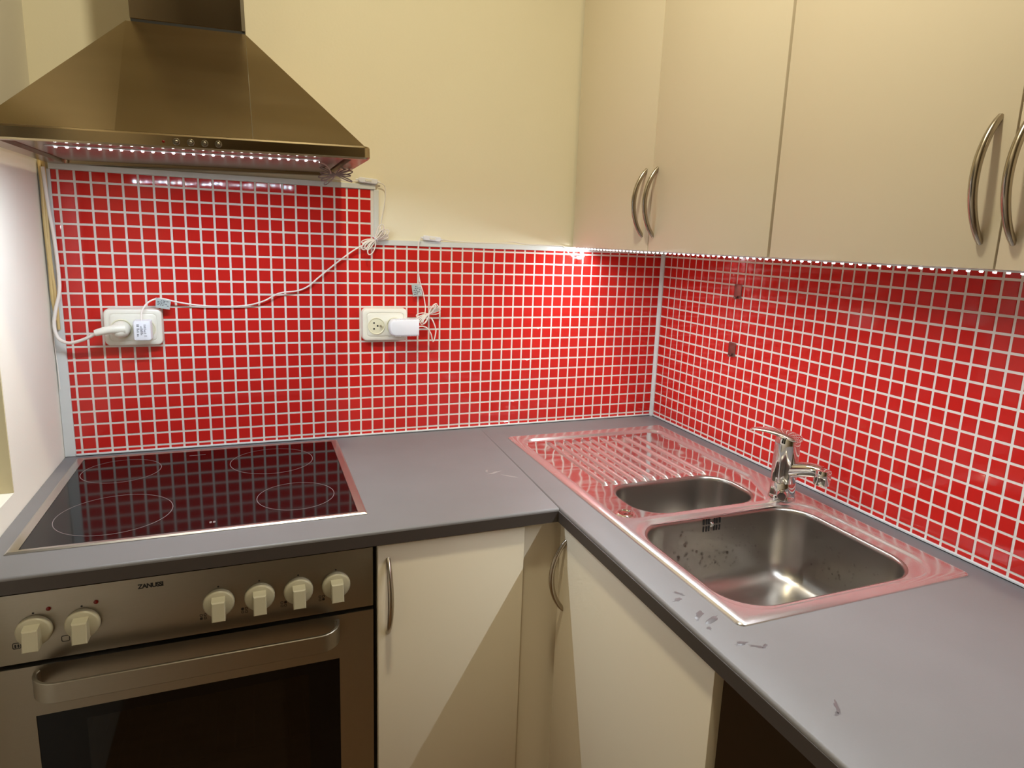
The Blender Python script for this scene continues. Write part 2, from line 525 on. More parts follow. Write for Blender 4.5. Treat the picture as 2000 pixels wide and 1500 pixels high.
obj('glass_plate', newbox((cx0 + 0.0186, cy0 + 0.0081, 0.9025), (cx1 - 0.0171, cy1 - 0.0171, 0.9042), 0.0003, 1), 'black_glass', t, None)
def ring_mesh(cx, cy, r, w, z, n=72):
    bm = bmesh.new()
    A = xy(circ(cx, cy, r + w / 2, n), z - 0.0003); B = xy(circ(cx, cy, r + w / 2, n), z); C = xy(circ(cx, cy, r - w / 2, n), z); D = xy(circ(cx, cy, r - w / 2, n), z - 0.0003)
    loft(bm, [A, B, C, D], False, False)
    return bm
for (x, y, r) in ((-1.405, -0.393, 0.0945), (-1.432, -0.145, 0.0755), (-1.128, -0.159, 0.0890), (-1.089, -0.394, 0.0735)):
    obj('zone_ring', ring_mesh(x, y, r, 0.0011, 0.90432), 'print_grey', t, None)
obj('print_mark', newbox((-1.306, -0.0760, 0.9041), (-1.272, -0.0735, 0.90432)), 'print_grey', t, None)
b = bmesh.new()
for k in range(2):
    for L in (rr(-1.241 + 0.006 * k, -0.483, 0.004, 0.008, 0.001, 2),):
        loft(b, [xy(L, 0.9041), xy(L, 0.90432)])
obj('print_mark', b, 'print_grey', t, None)

# ------------------------------------------------------------------ cooker hood (tilted a little, as it hangs)
hood = thing('cooker_hood', 'brushed steel chimney cooker hood on the cream wall', 'cooker hood', (-1.2455, 0, 1.555), rot=(0, -0.024, 0))
HW, HY = 0.300, -0.450
b = bmesh.new()
def hl(inset, z, r, yb=-0.003, n=5):
    w = 2 * (HW - inset); y0 = HY + inset
    L = rr(0, (y0 + yb) / 2, w, yb - y0, r, n)
    return xy(L, z)
loft(b, [hl(0.006, 0.0235, 0.010), hl(0.002, 0.0225, 0.012), hl(0, 0.0195, 0.012), hl(0, 0.003, 0.012), hl(0.0025, 0.0, 0.012), hl(0.030, 0.001, 0.010, -0.014), hl(0.033, 0.012, 0.010, -0.016)], True, True)
obj('rim', b, 'steel_hood', hood, 30, True)
# grease filter plate inside the rim
b = newbox((-0.262, -0.414, 0.006), (0.262, -0.02, 0.0118), 0.001, 1)
obj('grease_filter', b, 'steel_under', hood, 30, True)
# canopy: front face in three sheets (centre and two wings) plus two sides
zc, zt = 0.0232, 0.249
cw = 0.1005
yt = -0.202
b = bmesh.new()
V = lambda x, y, z: b.verts.new((x, y, z))
fl, fr_ = V(-0.2935, HY + 0.019, zc), V(0.2935, HY + 0.019, zc)
cl, cr = V(-cw - 0.006, HY + 0.0068, zc), V(cw, HY + 0.0068, zc)
tl, trr = V(-cw - 0.006, yt - 0.004, zt), V(cw, yt - 0.004, zt)
bl, br = V(-0.2935, -0.003, zc), V(0.2935, -0.003, zc)
tbl, tbr = V(-cw - 0.006, -0.003, zt), V(cw, -0.003, zt)
for f in ((cl, cr, trr, tl), (fl, cl, tl), (cr, fr_, trr), (fr_, br, tbr, trr), (bl, fl, tl, tbl), (tl, trr, tbr, tbl)):
    b.faces.new(f)
obj('canopy', b, 'steel_hood', hood, None, True)
# pressed seam on the front
b = bmesh.new()
tube(b, [(cw, HY + 0.0066, zc + 0.001), (cw, yt - 0.0042, zt - 0.001)], 0.0006, 6)
obj('seam', b, 'steel', hood, 40, True)
b = newbox((-cw + 0.002, yt + 0.001, zt), (cw - 0.001, -0.004, zt + 0.006))
obj('shadow_gap', b, 'black', hood, None, True)
b = bmesh.new()
box(b, (-cw + 0.001, yt, zt + 0.006), (cw, -0.003, 0.93), 0.0012, 1)
ch = obj('chimney', b, 'steel_chimney', hood, None, True)
b = newbox((cw - 0.006, yt - 0.0012, zt + 0.006), (cw + 0.0008, -0.003, 0.60), 0.0004, 1)
obj('edge_flange', b, 'steel', ch, None)
bpy.context.view_layer.update()
ef = bpy.data.objects['edge_flange']; ef.matrix_parent_inverse = Matrix.Identity(4)
for x in (-0.0178, 0.0035, 0.0245, 0.0455):
    b = bmesh.new()
    lathe(b, [(0.0058, 0), (0.0058, 0.002), (0.0050, 0.003), (0.0040, 0.003), (0.0037, 0.0015), (0.0030, 0.0015), (0.0027, 0.0045), (0.0018, 0.0052)], (x, HY + 0.0004, 0.0105), (0, -1, 0), 20)
    obj('push_button', b, 'steel', hood, 40, True)
b = bmesh.new()
lathe(b, [(0.0022, 0), (0.0022, 0.0012), (0.0012, 0.0018)], (-0.037, HY + 0.0004, 0.0098), (0, -1, 0), 12)
obj('indicator_lamp', b, 'red_lens', hood, 40, True)

# ------------------------------------------------------------------ led strips
def led(name, parent, x, y, z, glow, local=False, s=0.0036, rot=None):
    """one diode: bright face below, faint glow through its flanks"""
    bm = bmesh.new()
    L0, L1 = rr(x, y, s, s, 0.0005, 2), rr(x, y, s * 0.86, s * 0.86, 0.0004, 2)
    loft(bm, [xy(L0, z), xy(L1, z - 0.0018)])
    if rot is not None:
        bm.transform(Matrix.Translation((x, y, z)) @ rot @ Matrix.Translation((-x, -y, -z)))
    bm.faces.ensure_lookup_table()
    k = len(bm.faces) - 1
    o = obj(name, bm, 'led_side', parent, 40, local)
    o.data.materials.append(M[glow])
    o.data.polygons[k].material_index = 1
    return o
hs = thing('led_strip', 'glowing led strip stuck under the front of the cooker hood', 'led strip', (-1.2455, -0.42, 1.552), rot=(0, -0.024, 0))
LY = -0.408
b = newbox((-0.212, LY - 0.005, -0.0015), (0.212, LY + 0.005, 0.0004))
b.transform(Matrix.Translation((0, 0.42, 0.0015)))
obj('tape', b, 'plastic_cool', hs, None, True)
for k in range(27):
    x = -0.1970 + 0.01545 * k
    led('led', hs, x, LY + 0.42, 0.0002, 'led_hood', True)
cs = thing('led_strip', 'glowing led strip along the bottom edge of the wall cabinets', 'led strip', (-0.301, -0.7, 1.4145))
obj('tape', newbox((-0.306, -1.585, 1.4125), (-0.296, -0.020, 1.4146)), 'plastic_cool', cs, None)
for k in range(93):
    led('led', cs, -0.3035, -0.030 - 0.01675 * k, 1.4126, 'led', rot=Matrix.Rotation(math.radians(14), 4, 'Y'))
for k, (x, z) in enumerate(((-0.2945, 1.4085), (-0.2890, 1.4030), (-0.2840, 1.3970), (-0.2800, 1.3900))):      # the strip's end bends down against the wall
    led('led', cs, x, -0.019, z, 'led', rot=Matrix.Rotation(math.radians(70), 4, 'X'))

# ------------------------------------------------------------------ wall cabinets
def bow_handle(parent, p0, p1, out, bulge=0.030):
    p0, p1, out = Vector(p0), Vector(p1), Vector(out)
    pts = []
    for k in range(25):
        t_ = k / 24
        pts.append(p0.lerp(p1, t_) + out * (bulge * (4 * t_ * (1 - t_)) ** 0.85 - 0.002))
    bm = bmesh.new()
    tube(bm, pts, lambda t_: 0.0052 + 0.0012 * math.sin(PI * t_), 12, flat=(1.0, 0.85))
    return obj('handle', bm, 'handle', parent, 60)
XF = -0.309
wall_doors = []
def wall_unit(y0, y1, gap, label, h1, h2):
    u = thing('wall_cabinet', label, 'cabinet', (-0.15, (y0 + y1) / 2, 1.415), 'cream wall cabinets')
    b = bmesh.new()
    box(b, (XF + 0.0205, y1 + 0.001, 1.4160), (WX - 0.003, y0 - 0.001, 2.14))
    obj('body', b, 'cream_body', u, None)
    for a, c, hy in ((y0, gap, h1), (gap, y1, h2)):
        d = obj('door', newbox((XF, a - 0.0012, 1.4150), (XF + 0.0185, c + 0.0012, 2.138), 0.0010, 2), 'cream', u, 30)
        bow_handle(d, (XF, hy, 1.4475), (XF, hy, 1.5975), (-1, 0, 0))
wall_unit(-0.002, -0.7905, -0.3975, 'cream wall cabinet of two doors in the corner beside the cream wall', -0.369, -0.4155)
wall_unit(-0.7945, -1.585, -1.1875, 'cream wall cabinet of two doors nearest the viewer, above the main sink bowl', -1.164, -1.204)

# ------------------------------------------------------------------ base cabinets
u = thing('base_cabinet', 'cream base cabinet with one door between oven and corner', 'cabinet', (-0.81, -0.29, 0))
obj('body', newbox((-0.957, -0.570, 0.10), (-0.664, -0.02, 0.869)), 'cream_body', u, None)
d = obj('door', newbox((-0.9590, -0.590, 0.115), (-0.6680, -0.5715, 0.8665), 0.001, 2), 'cream', u, 30)
bow_handle(d, (-0.9405, -0.590, 0.688), (-0.9405, -0.590, 0.838), (0, -1, 0))
obj('plinth', newbox((-0.957, -0.52, 0.0), (-0.664, -0.505, 0.099)), 'cream_body', u, None)
b = bmesh.new()
box(b, (-0.6620, -0.5740, 0.10), (-0.5760, -0.5580, 0.8705))
box(b, (-0.5760, -0.5910, 0.10), (-0.5600, -0.5580, 0.8705))
box(b, (-0.6620, -0.5580, 0.0), (-0.6460, -0.5380, 0.8705))
tag(obj('corner_filler', b, 'cream', None, None), 'cream filler strip in the inner corner between the two base cabinets', 'filler panel')
u = thing('sink_cabinet', 'cream base cabinet with one door below the sink', 'cabinet', (-0.29, -0.83, 0))
b = bmesh.new()
box(b, (-0.559, -0.605, 0.10), (-0.02, -0.587, 0.750))
box(b, (-0.559, -0.605, 0.10), (-0.02, -1.072, 0.118))
box(b, (-0.035, -0.605, 0.118), (-0.02, -1.072, 0.8705))
obj('body', b, 'cream_body', u, None)
obj('side_panel', newbox((-0.572, -1.090, 0.0), (-0.02, -1.0725, 0.8705)), 'dark_panel', u, None)['label'] = 'dark brown side panel'
d = obj('door', newbox((-0.590, -1.0905, 0.115), (-0.5725, -0.5935, 0.8665), 0.001, 2), 'cream', u, 30)
bow_handle(d, (-0.590, -0.620, 0.688), (-0.590, -0.620, 0.838), (-1, 0, 0))
obj('plinth', newbox((-0.52, -1.070, 0.0), (-0.505, -0.59, 0.099)), 'cream_body', u, None)

# ------------------------------------------------------------------ oven
ov = thing('oven', 'built-in steel oven with six knobs under the cooktop', 'oven', (-1.262, -0.29, 0.10))
OX0, OX1 = -1.5595, -0.9665
b = bmesh.new()
box(b, (OX0, -0.5600, 0.10), (OX0 + 0.02, -0.03, 0.868)); box(b, (OX1 - 0.02, -0.5600, 0.10), (OX1, -0.03, 0.868))
box(b, (OX0 + 0.02, -0.5600, 0.742), (OX1 - 0.02, -0.03, 0.868)); box(b, (OX0 + 0.02, -0.5600, 0.10), (OX1 - 0.02, -0.03, 0.20))
box(b, (OX0 + 0.02, -0.06, 0.20), (OX1 - 0.02, -0.03, 0.742))
obj('housing', b, 'black', ov, None)
b = bmesh.new()
for a_, c_ in (((-1.50, -0.55, 0.21), (-1.485, -0.07, 0.70)), ((-1.045, -0.55, 0.21), (-1.03, -0.07, 0.70)), ((-1.485, -0.085, 0.21), (-1.045, -0.07, 0.70)), ((-1.485, -0.55, 0.205), (-1.045, -0.085, 0.215))):
    box(b, a_, c_)
cav = obj('cavity', b, 'oven_cavity', ov, None)
b = bmesh.new()
for k in range(14):
    x = -1.475 + k * 0.0323
    tube(b, [(x, -0.54, 0.47), (x, -0.10, 0.47)], 0.002, 6)
for y in (-0.54, -0.10): tube(b, [(-1.484, y, 0.47), (-1.046, y, 0.47)], 0.003, 6)
obj('rack', b, 'steel', ov, 50)
obj('control_panel', newbox((OX0, -0.580, 0.7435), (OX1, -0.5605, 0.8610), 0.0012, 2), 'steel', ov, 30)
# door frame with window opening
b = bmesh.new()
ZD0, ZD1 = 0.125, 0.7355
wx0, wx1, wz0_, wz1_ = -1.5020, -1.0290, 0.235, 0.6470
for a_, c_ in (((OX0, ZD0), (wx0, ZD1)), ((wx1, ZD0), (OX1, ZD1)), ((wx0, wz1_), (wx1, ZD1)), ((wx0, ZD0), (wx1, wz0_))):
    box(b, (a_[0], -0.580, a_[1]), (c_[0], -0.5610, c_[1]))
od = obj('oven_door', b, 'steel', ov, None)
b = bmesh.new()
ix0, ix1, iz1, iz0 = -1.435, -1.085, 0.625, 0.255
for a_, c_ in (((wx0, wz0_), (ix0, wz1_)), ((ix1, wz0_), (wx1, wz1_)), ((ix0, iz1), (ix1, wz1_)), ((ix0, wz0_), (ix1, iz0))):
    box(b, (a_[0], -0.5785, a_[1]), (c_[0], -0.5735, c_[1]))
obj('window_border', b, 'black_glass', od, None)
obj('window_glass', newbox((ix0, -0.5785, iz0), (ix1, -0.5735, iz1)), 'oven_glass', od, None)
# handle: flat strap bent into the door at both ends
pts = []
hx0, hx1, hy0, hy1, rad = -1.4985, -1.0285, -0.578, -0.626, 0.040
pts.append((hx0, hy0))
for k in range(9):
    a = PI + PI / 2 * k / 8
    pts.append((hx0 + rad + rad * math.cos(a), hy1 + rad + rad * math.sin(a)))
for k in range(9):
    a = 3 * PI / 2 + PI / 2 * k / 8
    pts.append((hx1 - rad + rad * math.cos(a), hy1 + rad + rad * math.sin(a)))
pts.append((hx1, hy0))
b = bmesh.new()
loops = []
hz0, hz1, th = 0.6930, 0.7270, 0.006
for i, p in enumerate(pts):
    a = Vector(pts[max(i - 1, 0)]); c = Vector(pts[min(i + 1, len(pts) - 1)])
    tt = (c - a).normalized(); nn = Vector((-tt.y, tt.x))     # inward (towards the door / bow centre)
    o_ = Vector(p); q = o_ + nn * th * (1.0 + 0.6 * (1 if i in (0, len(pts) - 1) else 0))
    e = 0.0012
    loops.append([(o_.x, o_.y, hz0 + e), (o_.x, o_.y, hz1 - e), (o_.x + nn.x * e, o_.y + nn.y * e, hz1), (q.x - nn.x * e, q.y - nn.y * e, hz1), (q.x, q.y, hz1 - e), (q.x, q.y, hz0 + e), (q.x - nn.x * e, q.y - nn.y * e, hz0), (o_.x + nn.x * e, o_.y + nn.y * e, hz0)])
loft(b, loops)
obj('door_handle', b, 'steel', od, 30)
# knobs
KZ = 0.798
KX = (-1.491, -1.4265, -1.228, -1.163, -1.0985, -1.0335)
for i, x in enumerate(KX):
    b = bmesh.new()
    lathe(b, [(0.0245, 0), (0.0250, 0.002), (0.0248, 0.006), (0.0235, 0.009), (0.0215, 0.0105)], (x, -0.580, KZ), (0, -1, 0), 36)
    kn = obj('knob', b, 'knob', ov, 40)
    # wedge grip, wider and prouder at the lower end
    b = bmesh.new()
    w0 = 0.0105
    L0 = [(x - w0, -0.588, KZ - 0.0215), (x + w0, -0.588, KZ - 0.0215), (x + w0, -0.588, KZ + 0.0150), (x - w0, -0.588, KZ + 0.0150)]
    L1 = [(x - w0, -0.6120, KZ - 0.0195), (x + w0, -0.6120, KZ - 0.0195), (x + w0, -0.6060, KZ + 0.0135), (x - w0, -0.6060, KZ + 0.0135)]
    L2 = [(x - w0 + .0015, -0.6135, KZ - 0.0180), (x + w0 - .0015, -0.6135, KZ - 0.0180), (x + w0 - .0015, -0.6080, KZ + 0.0115), (x - w0 + .0015, -0.6080, KZ + 0.0115)]
    loft(b, [L0, L1, L2])
    obj('grip', b, 'knob', kn, 30)
    b = bmesh.new()
    loft(b, [xz(circ(x, KZ + 0.0205, 0.0016, 12), -0.5885), xz(circ(x, KZ + 0.0205, 0.0016, 12), -0.58995)])
    obj('pointer_mark', b, 'print_mid', kn, None)
    b = bmesh.new()
    loft(b, [xz(circ(x, KZ + 0.0285, 0.0015, 12), -0.5795), xz(circ(x, KZ + 0.0285, 0.0015, 12), -0.5803)])
    obj('printed_dot', b, 'print_black', ov, None)
    # symbol at the lower left of the knob
    b = bmesh.new()
    sx, sz = x - 0.0255, KZ - 0.0230
    if i < 2:
        A, B = rr(sx, sz, 0.0115, 0.0105, 0.0025, 4), rr(sx, sz, 0.0095, 0.0085, 0.0018, 4)
        loft(b, [xz(A, -0.5795), xz(A, -0.5803), xz(B, -0.5803), xz(B, -0.5795)], False, False)
        if i == 0:
            for dx in (-0.0018, 0.0022):
                L = rr(sx + dx, sz - 0.0005, 0.0022, 0.0055, 0.0008, 2)
                loft(b, [xz(L, -0.5795), xz(L, -0.5803)])
    else:
        full = {2: (0, 0), 3: (0, 1), 4: (1, 1), 5: (1, 0)}[i]
        for a in (0, 1):
            for c in (0, 1):
                A = rr(sx - 0.003 + 0.006 * a, sz - 0.003 + 0.006 * c, 0.0044, 0.0044, 0.0012, 3)
                if (a, c) == full:
                    loft(b, [xz(A, -0.5795), xz(A, -0.5803)])
                else:
                    B = rr(sx - 0.003 + 0.006 * a, sz - 0.003 + 0.006 * c, 0.0028, 0.0028, 0.0007, 3)
                    loft(b, [xz(A, -0.5795), xz(A, -0.5803), xz(B, -0.5803), xz(B, -0.5795)], False, False)
    obj('printed_symbol', b, 'print_black', ov, None)
for x in (-1.4705, -1.4065):
    b = bmesh.new()
    lathe(b, [(0.0034, 0), (0.0034, 0.001), (0.0022, 0.0018)], (x, -0.580, 0.8305), (0, -1, 0), 14)
    obj('indicator_lamp', b, 'red_lens', ov, 40)
# maker's lettering
fc = bpy.data.curves.new('lettering', 'FONT')
fc.body = 'ZANUSSI'
fc.size = 0.0105
fc.extrude = 0.0002
fc.offset = 0.0004
fc.space_character = 0.86
fc.align_x = 'CENTER'; fc.align_y = 'CENTER'
fo = bpy.data.objects.new('tmp_text', fc)
COL.objects.link(fo)
bpy.context.view_layer.update()
me = bpy.data.meshes.new_from_object(fo.evaluated_get(bpy.context.evaluated_depsgraph_get()))
bpy.data.objects.remove(fo)
me.materials.clear(); me.materials.append(M['print_black'])
me.transform(Matrix.Translation((-1.328, -0.5802, 0.8460)) @ Matrix.Rotation(PI / 2, 4, 'X'))
lo = bpy.data.objects.new('lettering', me)
COL.objects.link(lo); lo.parent = ov; lo.matrix_parent_inverse = world_of(ov).inverted()

# ------------------------------------------------------------------ sink
sk = thing('sink', 'steel sink with ribbed drainboard, small bowl and large bowl', 'sink', (-0.288, -0.59, 0.9))
SZ = 0.9052          # deck
RZ = 0.8996          # pressed-in areas
def rpoly(P_, r, d=0.0, n=8):
    """convex polygon (ccw) offset outwards by d, corners rounded"""
    m = len(P_)
    P_ = [Vector(p) for p in P_]
    lines = []
    for i in range(m):
        a, c = P_[i], P_[(i + 1) % m]
        t_ = (c - a).normalized(); nn = Vector((t_.y, -t_.x))
        lines.append((a + nn * d, t_))
    Q = []
    for i in range(m):
        (a, t1), (c, t2) = lines[i - 1], lines[i]
        k = (c - a).cross(t2) / t1.cross(t2)
        Q.append(a + t1 * k)
    out = []
    for i in range(m):
        p = Q[i]; a = (Q[i - 1] - p).normalized(); c = (Q[(i + 1) % m] - p).normalized()
        ang = a.angle(c)
        rad_ = max(0.002, r + d)
        L_ = rad_ / math.tan(ang / 2)
        ctr = p + (a + c).normalized() * (rad_ / math.sin(ang / 2))
        s, e = p + a * L_ - ctr, p + c * L_ - ctr
        a0 = math.atan2(s.y, s.x); a1 = math.atan2(e.y, e.x)
        while a1 < a0: a1 += 2 * PI
        for k in range(n + 1):
            q = a0 + (a1 - a0) * k / n
            out.append((ctr.x + rad_ * math.cos(q), ctr.y + rad_ * math.sin(q)))
    return out
RA = [(-0.508, -0.692), (-0.140, -0.692), (-0.085, -0.560), (-0.085, -0.158), (-0.508, -0.158)]
RB = [(-0.510, -1.043), (-0.083, -1.043), (-0.083, -0.714), (-0.510, -0.714)]
b = bmesh.new()
def vring(L): return [b.verts.new(p) for p in L]
def bridge(rows):
    for A, B in zip(rows, rows[1:]):
        for i in range(len(A)):
            j = (i + 1) % len(A)
            b.faces.new((A[i], A[j], B[j], B[i]))
def fill(*rings):
    es = []
    for R_ in rings:
        for i in range(len(R_)):
            v1, v2 = R_[i], R_[(i + 1) % len(R_)]
            es.append(b.edges.get((v1, v2)) or b.edges.new((v1, v2)))
    bmesh.ops.triangle_fill(b, edges=es, use_beauty=True)
ox, oy, ow, oh_ = -0.2875, -0.5895, 0.487, 0.951
outer = [vring(xy(rr(ox, oy, ow - 2 * d, oh_ - 2 * d, max(0.004, 0.012 - d), 6), z)) for d, z in ((0, 0.9001), (0.0006, 0.9018), (0.0026, 0.9034), (0.0060, 0.9044), (0.0100, 0.9050), (0.0140, SZ))]
bridge(outer)
def step(poly, r): return [vring(xy(rpoly(poly, r, d), RZ + (SZ - RZ) * (0.5 + 0.5 * math.sin(PI / 2 * d / 0.0058)))) for d in (0.0058, 0.0045, 0.0030, 0.0015, 0.0, -0.0015, -0.0030, -0.0045, -0.0058)]
A_ = step(RA, 0.035); bridge(A_)
B_ = step(RB, 0.062); bridge(B_)
fill(outer[-1], A_[0], B_[0])
def bowl_rows(cx, cy, w, h, r, prof):
    return [xy(rr(cx, cy, w + 2 * d, h + 2 * d, r + d, 10), z) for d, z in prof]
SB = (-0.298, -0.5975, 0.296, 0.160, 0.062)
MB = (-0.305, -0.8745, 0.385, 0.305, 0.070)
rim_m = vring(bowl_rows(*MB, [(0.007, RZ)])[0]); fill(B_[-1], rim_m)
obj('deck', b, 'sink_satin', sk, 25)
b = bmesh.new()
rim_a = vring(xy(rpoly(RA, 0.035, -0.0058), RZ)); rim_s = vring(bowl_rows(*SB, [(0.007, RZ)])[0]); fill(rim_a, rim_s)
obj('drainboard', b, 'sink', sk, 25)
# ribs of the drainboard
xr = (-0.440, -0.4145, -0.389, -0.364, -0.3385, -0.313, -0.280, -0.245, -0.2095, -0.174)
for k, x in enumerate(xr):
    b = bmesh.new()
    y0, y1 = -0.186, -0.506
    pts = [(x, y0 + 0.010, RZ - 0.0060), (x, y0 + 0.004, RZ - 0.0042), (x, y0 - 0.004, RZ - 0.0022), (x, y0 - 0.03, RZ - 0.0008), (x, y1 + 0.03, RZ - 0.0002), (x, y1 + 0.009, RZ + 0.0002), (x, y1, RZ - 0.0024), (x, y1 - 0.005, RZ - 0.0058)]
    tube(b, pts, 0.0055, 20, smooth=3)
    obj('rib', b, 'sink_satin', sk, 60)
def make_bowl(name, dims, prof, drain=None):
    global b
    b = bmesh.new()
    rows = [vring(L) for L in bowl_rows(*dims, prof)]
    bridge(rows)
    if drain:
        dz = prof[-1][1]
        dr = [vring(xy(circ(drain[0], drain[1], r_, 40), z_)) for r_, z_ in ((drain[2] * 1.5, dz), (drain[2] * 1.42, dz - 0.0012), (drain[2] * 1.05, dz - 0.0045), (drain[2], dz - 0.0075))]
        fill(rows[-1], dr[0]); bridge(dr)
    else:
        b.faces.new(rows[-1])
    return obj(name, b, 'bowl', sk, 40)
top = [(0.007, RZ), (0.0045, RZ - 0.0005), (0.002, RZ - 0.0022), (0.0006, RZ - 0.0050), (0.0, RZ - 0.009)]
sb = make_bowl('small_bowl', SB, top + [(-0.004, RZ - 0.08), (-0.007, RZ - 0.105), (-0.013, RZ - 0.118), (-0.024, RZ - 0.126), (-0.040, RZ - 0.129)])
DR = (-0.305, -0.872, 0.056)
mb = make_bowl('main_bowl', MB, top + [(-0.003, RZ - 0.08), (-0.006, RZ - 0.118), (-0.010, RZ - 0.132), (-0.017, RZ - 0.144), (-0.028, RZ - 0.152), (-0.044, RZ - 0.156), (-0.060, RZ - 0.157)], DR)
b = bmesh.new()
zd = RZ - 0.157
lathe(b, [(0.0555, -0.0085), (0.0545, -0.0045), (0.0500, -0.0030), (0.0430, -0.0035), (0.0405, -0.008), (0.030, -0.0085), (0.028, -0.004), (0.012, -0.003), (0.010, 0.004), (0.004, 0.005)], (DR[0], DR[1], zd), (0, 0, 1), 40)
obj('drain_strainer', b, 'chrome', mb, 40)
# overflow slots in the far wall of the main bowl
ofz, ofy = 0.8815, MB[1] + MB[3] / 2 - 0.0005
b = bmesh.new()
for c in (-0.0195, -0.0125, -0.0065, 0.0065, 0.0125, 0.0195):
    for zz in (0.0075, -0.0075):
        box(b, (-0.317 + c - 0.0016, ofy - 0.0012, ofz + zz - 0.0055), (-0.317 + c + 0.0016, ofy + 0.002, ofz + zz + 0.0055))
obj('overflow_slot', b, 'black', mb, None)
b = bmesh.new()
lathe(b, [(0.0052, -0.001), (0.0052, 0.0012), (0.0036, 0.0026)], (-0.317, ofy, ofz), (0, -1, 0), 16)
obj('overflow_screw', b, 'chrome', mb, 40)
# pop-up button
b = bmesh.new()
lathe(b, [(0.0195, 0.0), (0.0195, 0.0015), (0.0180, 0.0028), (0.0150, 0.0030), (0.0138, 0.0014), (0.0120, 0.0010), (0.0040, 0.0024)], (-0.4825, -0.6610, RZ), (0, 0, 1), 36)
obj('drain_button', b, 'chrome', sk, 40)
# water drops clinging inside the bowls
b = bmesh.new()
rd = random.Random(11)
def drop(c, n_, r):
    n_ = Vector(n_).normalized(); u_ = n_.orthogonal().normalized(); w_ = n_.cross(u_)
    sx = rd.uniform(0.7, 1.2)
    loft(b, [[Vector(c) + n_ * (h * r) + (u_ * math.cos(2 * PI * k / 8) * sx + w_ * math.sin(2 * PI * k / 8)) * (q * r) for k in range(8)] for q, h in ((1, 0), (0.85, 0.28), (0.5, 0.46))], False, True)
x0, x1 = MB[0] - MB[2] / 2, MB[0] + MB[2] / 2
y0, y1 = MB[1] - MB[3] / 2, MB[1] + MB[3] / 2
for k in range(120):
    x = rd.uniform(x0 + 0.075, x1 - 0.075); z = RZ - 0.02 - rd.random() ** 0.7 * 0.10
    drop((x, y1 - 0.0002 - 0.003 * (RZ - z - 0.009) / 0.071, z), (0, -1, 0.05), rd.uniform(0.0014, 0.0036))
for k in range(60):
    y = rd.uniform(y0 + 0.075, y1 - 0.075); z = RZ - 0.03 - rd.random() ** 0.6 * 0.09
    drop((x1 - 0.0002 - 0.003 * (RZ - z - 0.009) / 0.071, y, z), (-1, 0, 0.05), rd.uniform(0.0012, 0.0031))
for k in range(80):
    x = rd.uniform(x0 + 0.075, x1 - 0.075); y = rd.uniform(y0 + 0.07, y1 - 0.07)
    if (x - DR[0]) ** 2 + (y - DR[1]) ** 2 < 0.088 ** 2: continue
    drop((x, y, zd + 0.0001), (0, 0, 1), rd.uniform(0.0012, 0.0040))
wd_ = obj('water_drops', b, 'water', None, 60)
tag(wd_, 'clear water drops clinging inside the large sink bowl', 'water', kind='stuff')

# ------------------------------------------------------------------ faucet
fx, fy = -0.113, -0.692
fz = SZ + 0.0002
fa = thing('faucet', 'chrome single lever mixer tap between the two bowls', 'faucet', (fx, fy, SZ))
b = bmesh.new()
lathe(b, [(0.0285, 0), (0.0290, 0.002), (0.0275, 0.006), (0.0262, 0.012), (0.0255, 0.036), (0.0250, 0.0375), (0.0256, 0.039), (0.0262, 0.060), (0.0260, 0.085), (0.0255, 0.118), (0.0250, 0.130), (0.0225, 0.136)], (fx, fy, fz), (0, 0, 1), 40)
obj('tap_body', b, 'chrome', fa, 40)
# spout: oval arm to an aerator
sd = Vector((0.22, -0.975, 0)).normalized()
s0 = Vector((fx, fy, fz + 0.064)) + sd * 0.012
b = bmesh.new()
pts = [s0 + sd * k + Vector((0, 0, h)) for k, h in ((0.0, 0.002), (0.020, 0.008), (0.040, 0.014), (0.058, 0.017), (0.072, 0.017))]
tube(b, pts, lambda q: 0.0185 - 0.0045 * q, 18, smooth=3, flat=(1.0, 0.85))
sp = obj('spout', b, 'chrome', fa, 60)
ac = s0 + sd * 0.074 + Vector((0, 0, 0.006))
b = bmesh.new()
lathe(b, [(0.0120, -0.0135), (0.0150, -0.0130), (0.0160, -0.011), (0.0162, 0.014), (0.0150, 0.0175), (0.0105, 0.019)], ac, (0.05, 0, 1), 28)
obj('aerator', b, 'chrome', sp, 40)
# lever
ld = Vector((-0.30, 0.954, 0)).normalized(); lw_ = Vector((0, 0, 1)).cross(ld)
b = bmesh.new()
loops = []
for k, h, w_, th_ in ((-0.0275, 0.133, 0.012, 0.003), (-0.020, 0.135, 0.022, 0.006), (0.0, 0.138, 0.0245, 0.008), (0.022, 0.140, 0.022, 0.007), (0.045, 0.139, 0.018, 0.005), (0.070, 0.136, 0.015, 0.004), (0.086, 0.132, 0.010, 0.003)):
    c = Vector((fx, fy, fz + h)) + ld * k
    loops.append([c + lw_ * (w_ * math.cos(2 * PI * q / 20)) + Vector((0, 0, th_ * math.sin(2 * PI * q / 20))) for q in range(20)])
loft(b, loops)
obj('lever', b, 'chrome', fa, 50)
# small valve knob on the front of the base
kd = (CAM_POS - Vector((fx, fy, fz))); kd.z = 0; kd = Vector((-0.70, -0.714, 0))
b = bmesh.new()
lathe(b, [(0.0075, 0.018), (0.0078, 0.028), (0.0100, 0.030), (0.0102, 0.040), (0.0085, 0.044)], (fx, fy, fz + 0.0165), kd, 20)
obj('valve_knob', b, 'chrome', fa, 40)

